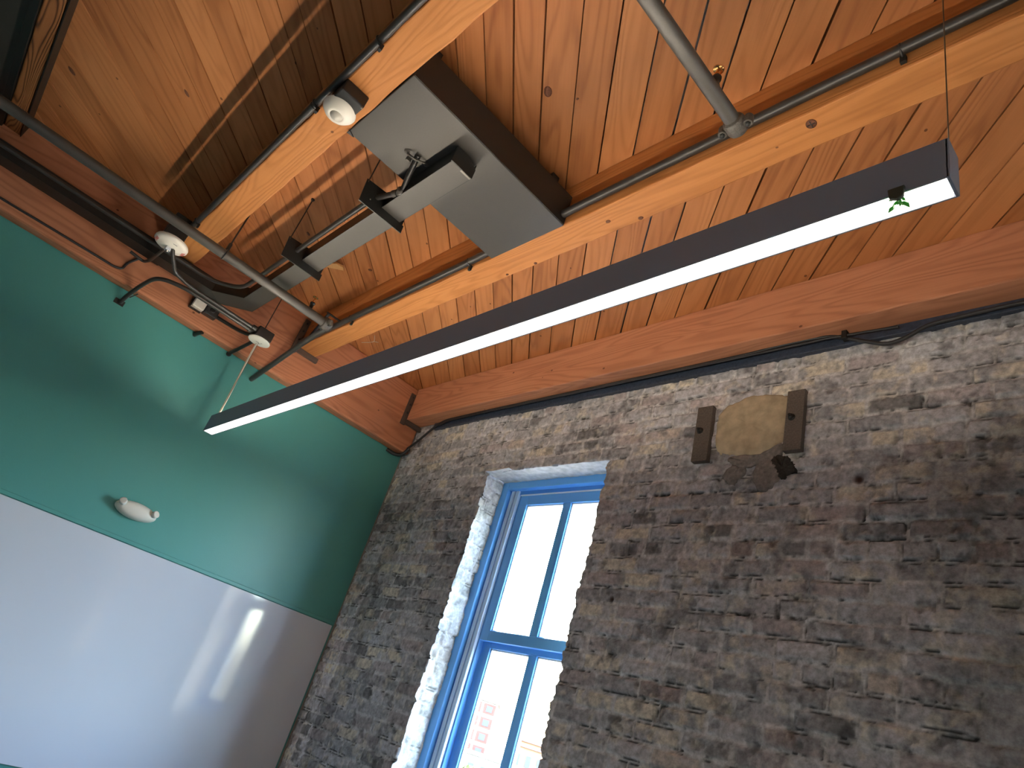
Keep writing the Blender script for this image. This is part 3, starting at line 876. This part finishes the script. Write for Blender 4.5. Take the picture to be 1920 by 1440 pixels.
for hx in (1.222, 1.982):
    b_ = MB().prism([(-1.762, 3.474), (-1.752, 3.354), (-1.522, 3.358), (-1.524, 3.398), (-1.532, 3.398), (-1.532, 3.482), (-1.655, 3.482)], hx - .0025, hx + .0025, 'yz')
    h = b_.build('hanger_plate', 'black', t)
    MB().tube([(hx + .004, -1.754, 3.462), (hx + .004, -1.754, ZC)], .0030, seg=8).build('rod', 'rod', h)
    MB().lathe((hx + .004, -1.754, ZC - .010), [(.008, 0), (.010, .005), (.010, .010)], seg=12).build('rod_socket', 'black', h)
MB().prism([(-1.655, 3.400), (-1.547, 3.400), (-1.547, 3.448), (-1.590, 3.480), (-1.655, 3.480)], 2.480, 2.486, 'yz').build('end_cap', 'black', t)
MB().box(2.474, 2.4835, -1.60, -1.55, 3.3985, 3.4015).build('tray_lip', 'bolt', t)

t = thing('tray_conduit', 'slim dark conduit strapped along the near side of the cable tray', 'conduit', (1.2, -1.69, 3.43))
MB().tube([(2.115, -1.652, 3.422), (2.04, -1.672, 3.424), (1.95, -1.694, 3.430), (.50, -1.694, 3.430), (.365, -1.83, 3.430), (.352, -3.2, 3.430), (.352, Y0, 3.430)], .0125, seg=16, fillet=.11).build('pipe_run', 'conduit', t)
MB().tube([(2.135, -1.652, 3.425), (2.20, -1.680, 3.447), (2.268, -1.705, 3.470), (2.285, -1.712, 3.4855)], .0125, seg=14, fillet=.02).build('pipe_run', 'black', t)
mb = MB(); mb.lathe((2.125, -1.652, 3.405), [(.006, -.004), (.017, -.001), (.0205, .006), (.0205, .026), (.012, .034)], seg=20)
mb.tube([(2.10, -1.655, 3.423), (2.075, -1.662, 3.424)], .016, seg=14); mb.build('elbow_fitting', 'casting', t)
mb = MB(); mb.box(2.235, 2.245, -1.735, -1.715, 3.470, 3.4855)
mb.tube([(2.262, -1.745, 3.482), (2.268, -1.748, 3.474), (2.280, -1.72, 3.464), (2.29, -1.68, 3.474), (2.292, -1.665, 3.483)], .005, seg=8)
mb.lathe((2.282, -1.665, 3.4855), [(.012, 0), (.011, -.004), (.004, -.005)], seg=14); mb.lathe((2.262, -1.752, 3.4855), [(.012, 0), (.011, -.004), (.004, -.005)], seg=14)
mb.build('conduit_strap', 'casting', t)
MB().lathe((1.990, -1.712, 3.39), [(.003, 0), (.003, .002), (0, .003)], axis=(1, 0, 0), seg=10).build('rivet', 'bolt', t)

# ------------------------------------------------------------------ 7. sprinkler pipes
def sprinkler_pipe(x, z, yend, r, label, head_y, headdx):
    t = thing('sprinkler_pipe', label, 'pipe', (x, yend, z), 'charcoal sprinkler pipes crossing under the joists')
    MB().tube([(x, Y0, z), (x, yend, z)], r, seg=28).build('pipe_run', 'pipe', t)
    # grooved coupling with two bolted ears
    mb = MB()
    mb.lathe((x, yend - .004, z), [(r * 1.02, 0), (r * 1.30, .004), (r * 1.42, .012), (r * 1.42, .040), (r * 1.25, .050), (r * .9, .056)], axis=(0, 1, 0), seg=28)
    for sx in (-1, 1):
        mb.lathe((x + sx * r * 1.75, yend + .022, z - .004), [(.013, -.016), (.0145, -.012), (.0145, .012), (.013, .016)], axis=(0, 0, 1), seg=18)
        mb.box(min(x + sx * r * .9, x + sx * r * 1.75), max(x + sx * r * .9, x + sx * r * 1.75), yend + .010, yend + .034, z - .012, z + .010)
    c = mb.build('coupling', 'casting', t, bevel=.0015)
    for sx in (-1, 1):
        MB().lathe((x + sx * r * 1.75, yend + .022, z - .020), [(.0, -.008), (.0075, -.007), (.0085, 0), (.0085, .004)], seg=6).build('bolt', 'black', c)
    # upright sprinkler head
    hx = x + headdx
    h = MB().lathe((hx, head_y, z + r * .7), [(.013, 0), (.014, .012), (.011, .014), (.011, .040), (.014, .042), (.014, .052)], seg=16).build('sprinkler_head', 'black', t)
    zt = z + r * .7 + .052
    mb = MB(); mb.lathe((hx, head_y, zt), [(.0085, 0), (.0095, .006), (.007, .010), (.006, .014)], seg=14)
    for sx in (-1, 1):
        mb.tube([(hx + sx * .007, head_y, zt + .006), (hx + sx * .014, head_y, zt + .020), (hx + sx * .004, head_y, zt + .036)], .0026, seg=8, fillet=.006)
    mb.lathe((hx, head_y, zt + .036), [(.004, 0), (.016, .001), (.017, .003), (.004, .005)], seg=16)
    mb.lathe((hx, head_y, zt + .010), [(.003, 0), (.0035, .012), (.003, .026)], seg=10)
    mb.build('brass_frame', 'brass', h)
    return t
sprinkler_pipe(3.473, 3.340, -1.305, .0240, 'thick charcoal sprinkler pipe entering from the top right and ending at the middle joist', -1.415, .002)
p1 = sprinkler_pipe(0.905, 3.340, -1.300, .0260, 'charcoal sprinkler pipe crossing in front of the cable tray on the left', -1.40, -.012)
for (pp, hx_, hy_) in ((p1, .905, -1.930),):
    h_ = MB().tube([(hx_, hy_, 3.375), (hx_, hy_, ZC)], .0045, seg=8).build('hanger_rod', 'rod', pp)
    mb = MB(); mb.tube([(hx_ + .0285 * math.cos(a), hy_, 3.340 + .0285 * math.sin(a)) for a in [i * math.pi / 12 for i in range(25)]], .0035, seg=8, caps=False)
    mb.lathe((hx_, hy_, 3.366), [(.010, 0), (.010, .045), (.006, .052)], seg=12).build('clevis', 'black', h_)
tag(MB().tube([(.870, -1.262, 3.330), (.62, -1.262, 3.290), (.001, -1.262, 3.160)], .0170, seg=20).build('drain_pipe', 'conduit'),
    'dark straight pipe sloping from the left sprinkler coupling into the teal wall', 'pipe')
# strap hanger of the pipe on the joist face
tag(MB().box(.72, .735, -1.25, -1.118, 3.50, 3.506).tube([(.727, -1.235, 3.50), (.60, -1.245, 3.31)], .010, seg=8).build('pipe_strap', 'black'),
    'thin black strap tying the sloping pipe back to the middle joist', 'strap')

# ------------------------------------------------------------------ 8. conduits along the joists
t = thing('joist_conduit', 'dark conduit clipped to the near face of the middle joist', 'conduit', (2, -1.14, 3.51), 'conduits clipped along the joists')
MB().tube([(.16, -1.137, 3.500), (.715, -1.137, 3.505), (1.96, -1.137, 3.511), (2.70, -1.137, 3.540), (3.50, -1.137, 3.550), (3.82, -1.137, 3.552), (X1, -1.137, 3.56)], .0175, seg=18, fillet=.1).build('pipe_run', 'conduit', t)
def clip_strap(parent, x, y, z, r, side=1):
    mb = MB()
    for i in range(9):
        pass
    mb.tube([(x, y + side * r * 1.2, z + r * 1.3), (x, y - side * r * .2, z + r * 1.25), (x, y - side * r * 1.25, z), (x, y - side * r * .2, z - r * 1.25), (x, y + side * r * 1.2, z - r * 1.5)], .004, seg=8, fillet=r * .6)
    mb.box(x - .008, x + .008, y + side * r * .6, y + side * r * 1.35 + .0005, z - r * 2.9, z - r * 1.1)
    mb.build('conduit_clip', 'black', parent)
for x, z in ((.84, 3.507), (1.963, 3.512), (3.88, 3.553)):
    clip_strap(t, x, -1.137, z, .0150)
mb = MB(); mb.tube([(1.50, -1.137, 3.5085), (1.60, -1.137, 3.5092)], .0175, seg=18); mb.build('conduit_coupling', 'conduit', t)
t = thing('joist_conduit', 'dark conduit along the shaded edge of the orange joist, passing the occupancy sensor', 'conduit', (2, -2.110, 3.484), 'conduits clipped along the joists')
MB().tube([(.60, -2.110, 3.484), (X1, -2.110, 3.484)], .0140, seg=18).build('pipe_run', 'conduit', t)
for x in (2.12, 2.58, .78): clip_strap(t, x, -2.110, 3.484, .0140)
MB().tube([(2.02, -2.110, 3.484), (2.10, -2.110, 3.484)], .0158, seg=18).build('conduit_coupling', 'conduit', t)
# ------------------------------------------------------------------ 9. lamp canopy box and the two conduits feeding it
t = thing('canopy_box', 'small black junction box with a round white cover holding the lamp cord', 'junction box', (.44, -1.445, 3.225))
MB().box(.395, .497, -1.497, -1.395, 3.2335, 3.300).build('box', 'black', t, bevel=.006)
o = MB().lathe((.437, -1.445, 3.2255), [(0, 0), (.060, .0), (.0665, .002), (.0665, .008)], seg=48).build('cover_disc', 'white_metal', t)
MB().box(.425, .429, -1.460, -1.440, 3.2235, 3.2253).box(.418, .421, -1.436, -1.424, 3.2235, 3.2253).box(.436, .439, -1.432, -1.420, 3.2235, 3.2253).build('screw', 'grey_plastic', o)
MB().tube([(.455, -1.455, 3.299), (.455, -1.455, ZC)], .0032, seg=8).build('rod', 'rod', t)

t = thing('canopy_conduit', 'black conduit bending down off the girder and back into the teal wall', 'conduit', (.42, -1.9, 3.27))
MB().tube([(.418, -1.500, 3.272), (.425, -1.95, 3.272), (.36, -2.085, 3.268), (.20, -2.118, 3.235), (.06, -2.136, 3.190), (.022, -2.141, 3.164), (.002, -2.142, 3.156)], .0125, seg=16, fillet=.09).build('pipe_run', 'conduit', t)
MB().box(.001, .006, -2.175, -2.118, 3.140, 3.172).build('wall_flange', 'black', t)
MB().tube([(.07, -2.095, 3.234), (.05, -2.12, 3.195)], .0035, seg=8).build('tie', 'black', t)
t = thing('strobe_conduit', 'dark flexible conduit curving from the lamp junction box up to the fire strobe', 'conduit', (.5, -1.8, 3.27))
MB().tube([(.465, -1.500, 3.272), (.475, -1.93, 3.272), (.50, -2.04, 3.285), (.560, -2.075, 3.305), (.600, -2.105, 3.322), (.612, -2.12, 3.345)], .0110, seg=16, fillet=.09).build('pipe_run', 'conduit', t)
MB().tube([(.472, -1.528, 3.272), (.472, -1.500, 3.272)], .0165, seg=16).tube([(.418, -1.528, 3.272), (.418, -1.500, 3.272)], .0175, seg=16).build('conduit_connector', 'black', t)
t = thing('wall_conduit', 'short black conduit from the lamp junction box into the teal wall', 'conduit', (.2, -1.46, 3.23))
MB().tube([(.400, -1.450, 3.262), (.30, -1.452, 3.250), (.131, -1.464, 3.232), (.02, -1.466, 3.232), (.001, -1.466, 3.228)], .0115, seg=14, fillet=.03).build('pipe_run', 'black', t)
MB().lathe((.002, -1.466, 3.229), [(.016, 0), (.016, .008), (.011, .010)], axis=(1, 0, 0), seg=14).build('connector', 'black', t)
t = thing('wall_conduit', 'stubby black conduit elbow poking out of the teal wall below the white control module', 'conduit', (.02, -1.7, 3.22))
MB().tube([(.001, -1.700, 3.222), (.045, -1.700, 3.222), (.090, -1.685, 3.228)], .0125, seg=14, fillet=.03).build('pipe_run', 'black', t)

# junction box and white module on the girder
t = thing('girder_junction_box', 'black square junction box on the girder between the white module and the lamp box', 'junction box', (.1, -1.71, 3.33))
MB().box(.1005, .150, -1.752, -1.668, 3.325, 3.400).build('box', 'black', t, bevel=.004)
MB().box(.150, .153, -1.745, -1.675, 3.332, 3.394).build('cover_plate', 'conduit', t, bevel=.001)
mb = MB()
for q in ((-1.735, 3.342), (-1.685, 3.384)): mb.lathe((.153, q[0], q[1]), [(.005, 0), (.004, .002), (0, .0025)], axis=(1, 0, 0), seg=10)
mb.lathe((.153, -1.71, 3.365), [(.018, 0), (.017, .003), (.012, .004), (0, .004)], axis=(1, 0, 0), seg=18)
mb.build('screw', 'black', t)
MB().tube([(.125, -1.668, 3.352), (.14, -1.62, 3.345), (.25, -1.54, 3.30), (.33, -1.50, 3.275), (.396, -1.470, 3.268)], .0115, seg=14, fillet=.05).build('feed_conduit', 'black', t)
t = thing('control_module', 'small white plastic control module beside the black box on the girder', 'module', (.12, -1.79, 3.33))
MB().box(.1005, .128, -1.835, -1.758, 3.318, 3.400).build('back_box', 'black', t, bevel=.002)
MB().box(.128, .172, -1.828, -1.758, 3.322, 3.399).prism([(.128, 3.322), (.168, 3.318), (.160, 3.340), (.158, 3.398), (.128, 3.400)], -1.826, -1.760, 'xz').build('cover', 'white', t, bevel=.002)
MB().box(.172, .1735, -1.80, -1.79, 3.37, 3.38).build('button', 'grey_plastic', t)

# thin cable stapled along the girder, turning up
tag(MB().tube([(.106, -4.2, 3.280), (.106, -2.888, 3.282), (.106, -2.60, 3.286), (.106, -2.275, 3.288), (.107, -2.238, 3.300), (.108, -2.235, 3.35), (.110, -2.20, 3.41)], .0070, seg=10, fillet=.03).build('girder_cable', 'cable'),
    'thin black cable stapled along the lower girder and turning up on the left', 'cable')
tag(MB().tube([(.190, -2.26, 3.385), (.185, -2.175, 3.378), (.25, -2.155, 3.378), (.50, -2.150, 3.350), (.54, -2.15, 3.350)], .0090, seg=12, fillet=.02).build('strobe_feed_conduit', 'conduit'),
    'short dark conduit running from the tray edge to the fire strobe', 'conduit')

# ------------------------------------------------------------------ 10. sensor and strobe on the orange joist
t = thing('occupancy_sensor', 'round white dome occupancy sensor on a black box under the orange joist', 'sensor', (2.24, -2.04, 3.42))
MB().box(2.232, 2.336, -2.096, -1.994, 3.430, 3.4895).build('mounting_box', 'black', t, bevel=.006)
o = MB().lathe((2.232, -2.045, 3.438), [(.064, 0), (.066, -.004), (.064, -.010), (.052, -.026), (.036, -.036), (.027, -.039), (.0255, -.037)], seg=48).build('sensor_body', 'white', t)
MB().lathe((2.232, -2.045, 3.4015), [(.0255, .001), (.022, -.005), (.013, -.011), (.004, -.0135), (0, -.0138)], seg=32).build('lens', 'grey_plastic', o)
MB().box(2.326, 2.333, -2.002, -1.996, 3.426, 3.431).build('box_screw', 'bolt', t)

t = thing('fire_strobe', 'round white fire alarm strobe with red lettering beside the end of the orange joist', 'fire alarm strobe', (.65, -2.135, 3.36))
MB().box(.560, .672, -2.205, -2.098, 3.380, 3.520).build('back_box', 'black', t, bevel=.006)
sc_ = (.600, -2.138, 3.368)
o = MB().lathe(sc_, [(.086, .014), (.090, .006), (.090, -.003), (.083, -.011), (.066, -.019), (.052, -.021), (.046, -.026), (.0, -.027)], seg=56).build('strobe_body', 'white', t)
lens = MB().box(.578, .614, -2.153, -2.123, 3.324, 3.344).build('strobe_lens', 'clear', o, bevel=.005)
MB().lathe((.596, -2.138, 3.318), [(.0, -.002), (.006, 0), (.009, .006)], seg=16).build('flash_tube', 'bolt', o)
MB().box(.658, .6605, -2.135, -2.113, 3.3465, 3.3485).build('print_mark', 'ink', o)
def lettering(txt, size, loc, normal, up, mat, parent, name='lettering'):
    cu = bpy.data.curves.new('txt', 'FONT'); cu.body = txt; cu.size = size; cu.extrude = .0004
    cu.align_x = 'CENTER'; cu.align_y = 'CENTER'
    ob = bpy.data.objects.new('txt', cu); COL.objects.link(ob)
    dg = bpy.context.evaluated_depsgraph_get()
    me = bpy.data.meshes.new_from_object(ob.evaluated_get(dg))
    bpy.data.objects.remove(ob)
    N = Vector(normal).normalized(); U = Vector(up); U = (U - N * U.dot(N)).normalized(); R_ = U.cross(N)
    mm = Matrix((R_, U, N)).transposed().to_4x4(); mm.translation = Vector(loc)
    me.transform(mm)
    org = Vector((0, 0, 0)); q = parent
    while q is not None: org += q.location; q = q.parent
    me.transform(Matrix.Translation(-org))
    me.materials.clear(); me.materials.append(M[mat])
    o2 = bpy.data.objects.new(name, me); COL.objects.link(o2); o2.parent = parent
    return o2
for sgn in (-1, 1):
    nn = Vector((.10 * sgn * 0, .45 * sgn, -1))
    lettering('FIRE', .025, (sc_[0], sc_[1] + sgn * .0745, sc_[2] - .0160), Vector((0, .42 * sgn, -1)), (0, -sgn * 1.0, 0), 'red', o)

# ------------------------------------------------------------------ 11. teal wall: emergency lamp and whiteboard
t = thing('emergency_light', 'white oval twin-head emergency light on the teal wall above the whiteboard', 'emergency light', (0, -1.478, 2.12))
mb = MB()
mb.lathe((0.0, -1.476, 2.122), [(.114, 0), (.118, .010), (.116, .028), (.104, .046), (.080, .058), (.045, .064), (0, .066)], axis=(1, 0, 0), seg=56, sx=1.0, sy=.40, ref=(0, 1, 0))
mb.build('body', 'white', t)
for yy, dy in ((-1.566, -.35), (-1.388, .35)):
    hd = MB().lathe((.052, yy, 2.136), [(.012, -.012), (.0185, 0), (.0205, .014), (.0195, .022), (.0150, .0225)], axis=(.75, dy, .35), seg=28).build('lamp_head', 'white', t)
    MB().lathe((.052, yy, 2.136), [(.0150, .0200), (.008, .0150), (.0, .014)], axis=(.75, dy, .35), seg=20).build('reflector', 'grey_plastic', hd)

t = wb = thing('whiteboard', 'large glossy whiteboard filling the lower part of the teal wall', 'whiteboard', (0, -1.9, .828))
ny_ = 120
yb = np.concatenate([np.linspace(-3.68, -1.2, 40), np.linspace(-1.18, -.017, 80)])
def bow(y):
    return .012
zb_ = [.828, 1.0, 1.3, 1.6, 1.9, 1.945]
vs = [(bow(y), y, z) for y in yb for z in zb_]; nz = len(zb_)
fs = [(i * nz + j, i * nz + j + 1, (i + 1) * nz + j + 1, (i + 1) * nz + j) for i in range(len(yb) - 1) for j in range(nz - 1)]
k_ = len(vs); vs += [(bow(y) - .010, y, z) for y in yb for z in (zb_[0], zb_[-1])]
fs2 = []
for i in range(len(yb) - 1):
    fs2.append((k_ + i * 2, k_ + (i + 1) * 2, k_ + (i + 1) * 2 + 1, k_ + i * 2 + 1))
    fs2.append((i * nz, (i + 1) * nz, k_ + (i + 1) * 2, k_ + i * 2)); fs2.append((i * nz + nz - 1, k_ + i * 2 + 1, k_ + (i + 1) * 2 + 1, (i + 1) * nz + nz - 1))
e_ = len(yb) - 1
fs2.append(tuple(e_ * nz + j for j in range(nz)) + (k_ + e_ * 2 + 1, k_ + e_ * 2))
mb = MB(); mb.add(vs, fs + fs2); mb.smooth = [False] * (len(fs) + len(fs2))
mb.build('writing_surface', 'board', t)
structure(MB().box(-.002, .010, Y0, -.004, 1.949, 1.972).build('trim_2', 'teal', bevel=.003))

# ------------------------------------------------------------------ 12. small leftovers on the ceiling
tag(MB().tube([(.22, -.765, 3.738), (.30, -.742, 3.733), (.352, -.735, 3.730), (.385, -.757, 3.735), (.405, -.775, 3.742)], .0022, seg=8, fillet=.02).tube([(.352, -.735, 3.730), (.362, -.71, 3.738)], .002, seg=8).build('twine_scrap', 'string'),
    'scrap of pale twine dangling from the boards beyond the middle joist', 'twine')
tag(MB().prism([(.80, -1.42), (.90, -1.33), (.925, -1.352), (.915, -1.39), (.86, -1.425)], 3.705, 3.718, 'xy').lathe((.87, -1.385, 3.717), [(.005, 0), (.005, .028)], seg=8).build('wood_disc', 'end_grain', bevel=.004),
    'pale split wood offcut nailed up beside the cable tray', 'wood offcut')

# ------------------------------------------------------------------ 13. outside the window
def out_mat(name, c): return plain(name, c, .9, var=.06, bscale=.3)
OM = {'wall': out_mat('pale_render', (.145, .138, .122)), 'orange': out_mat('tan_render', (.135, .072, .036)), 'win': out_mat('dark_glazing', (.04, .04, .045)),
      'brick': out_mat('red_brick_facade', (.085, .024, .014)), 'roof': out_mat('brown_roof', (.13, .065, .052)), 'tree': out_mat('yellow_green_foliage', (.055, .085, .012)), 'ground': out_mat('pale_street', (.135, .128, .118)), 'bark': out_mat('bark', (.06, .04, .03))}  # foliage is a plain yellow-green
structure(MB().box(-400, 200, 6, 400, -9.2, -9.0).build('ground', OM['ground']))
UDIR = Vector((1, 1, 0)).normalized(); VDIR = Vector((-1, 1, 0)).normalized()
def building(cx, cy, wd, dp, h, mat, label, rows, cols, panel=None, base=-9.0):
    t = thing('apartment_building', label, 'building', (cx, cy, base), 'buildings seen through the window')
    c = Vector((cx, cy, 0))
    def P3(u, v, z): return tuple(c + UDIR * u + VDIR * v + Vector((0, 0, z)))
    def bx(mb, u0, u1, v0, v1, z0, z1):
        mb.add([P3(u, v, z) for u in (u0, u1) for v in (v0, v1) for z in (z0, z1)], [(0, 1, 3, 2), (4, 6, 7, 5), (0, 4, 5, 1), (2, 3, 7, 6), (0, 2, 6, 4), (1, 5, 7, 3)])
    mb = MB(); bx(mb, -wd / 2, wd / 2, 0, dp, base, h); mb.build('facade', OM[mat], t)
    mb = MB(); bx(mb, -wd / 2 - .4, wd / 2 + .4, -.4, dp + .4, h, h + .5); mb.build('roof', OM['roof' if mat != 'wall' else 'wall'], t)
    fh = (h - base) / rows
    for r in range(rows):
        for q in range(cols):
            u = -wd / 2 + wd * (q + .5) / cols; z = base + fh * (r + .5)
            if z < -6.5: continue
            if panel:
                mb = MB(); bx(mb, u - wd / cols * .42, u + wd / cols * .42, -.12, .05, z - fh * .36, z + fh * .36); mb.build('brick_panel', OM['brick'], t)
            mb = MB(); bx(mb, u - wd / cols * .22, u + wd / cols * .22, -.2, .06, z - fh * .22, z + fh * .22); mb.build('window', OM['win'], t)
building(-111.2, 100, 9, 14, 9.5, 'wall', 'tall pale tower with red brick panels seen through the lower left pane', 7, 3, panel=True)
building(-101.0, 112, 11, 12, 4.6, 'orange', 'flat tan building in the middle of the lower left pane', 4, 5)
building(-86, 97, 12, 12, 3.3, 'orange', 'low tan building seen through the lower right pane', 3, 6)
building(-94, 80, 22, 8, -.2, 'wall', 'long pale low building in front of the others outside the window', 2, 10)
def tree(x, y, h, r, label):
    t = thing('street_tree', label, 'tree', (x, y, -9), 'trees outside the window')
    MB().tube([(x, y, -9), (x, y, -9 + h * .6)], .3, seg=8).build('trunk', OM['bark'], t)
    g = random.Random(int(x * 7)); mb = MB()
    for i in range(420):
        th = g.uniform(0, 6.283); ph = math.acos(g.uniform(-1, 1)); rr = r * g.uniform(.55, 1.0)
        p = Vector((x + rr * math.sin(ph) * math.cos(th), y + rr * math.sin(ph) * math.sin(th), -9 + h * .75 + rr * .8 * math.cos(ph)))
        a = Vector((g.uniform(-1, 1), g.uniform(-1, 1), g.uniform(-1, 1))).normalized() * r * .16
        b_ = a.orthogonal().normalized() * r * .12
        mb.add([p - a, p + b_, p + a, p - b_], [(0, 1, 2, 3)])
    mb.build('foliage', OM['tree'], t)
tree(-107.5, 88.5, 11.5, 2.6, 'round yellow-green tree at the left edge of the lower left pane')
tree(-73, 68, 7.5, 2.6, 'low yellow-green tree near the bottom of the left pane')
tag(MB().prism([(-86, -3.2), (-80, -3.2), (-83, -1.6)], 66, 78, 'xz').box(-86, -80, 66, 78, -9, -3.2).build('low_house', OM['brick']), 'low brick house with a red gable roof at the foot of the window view', 'house')
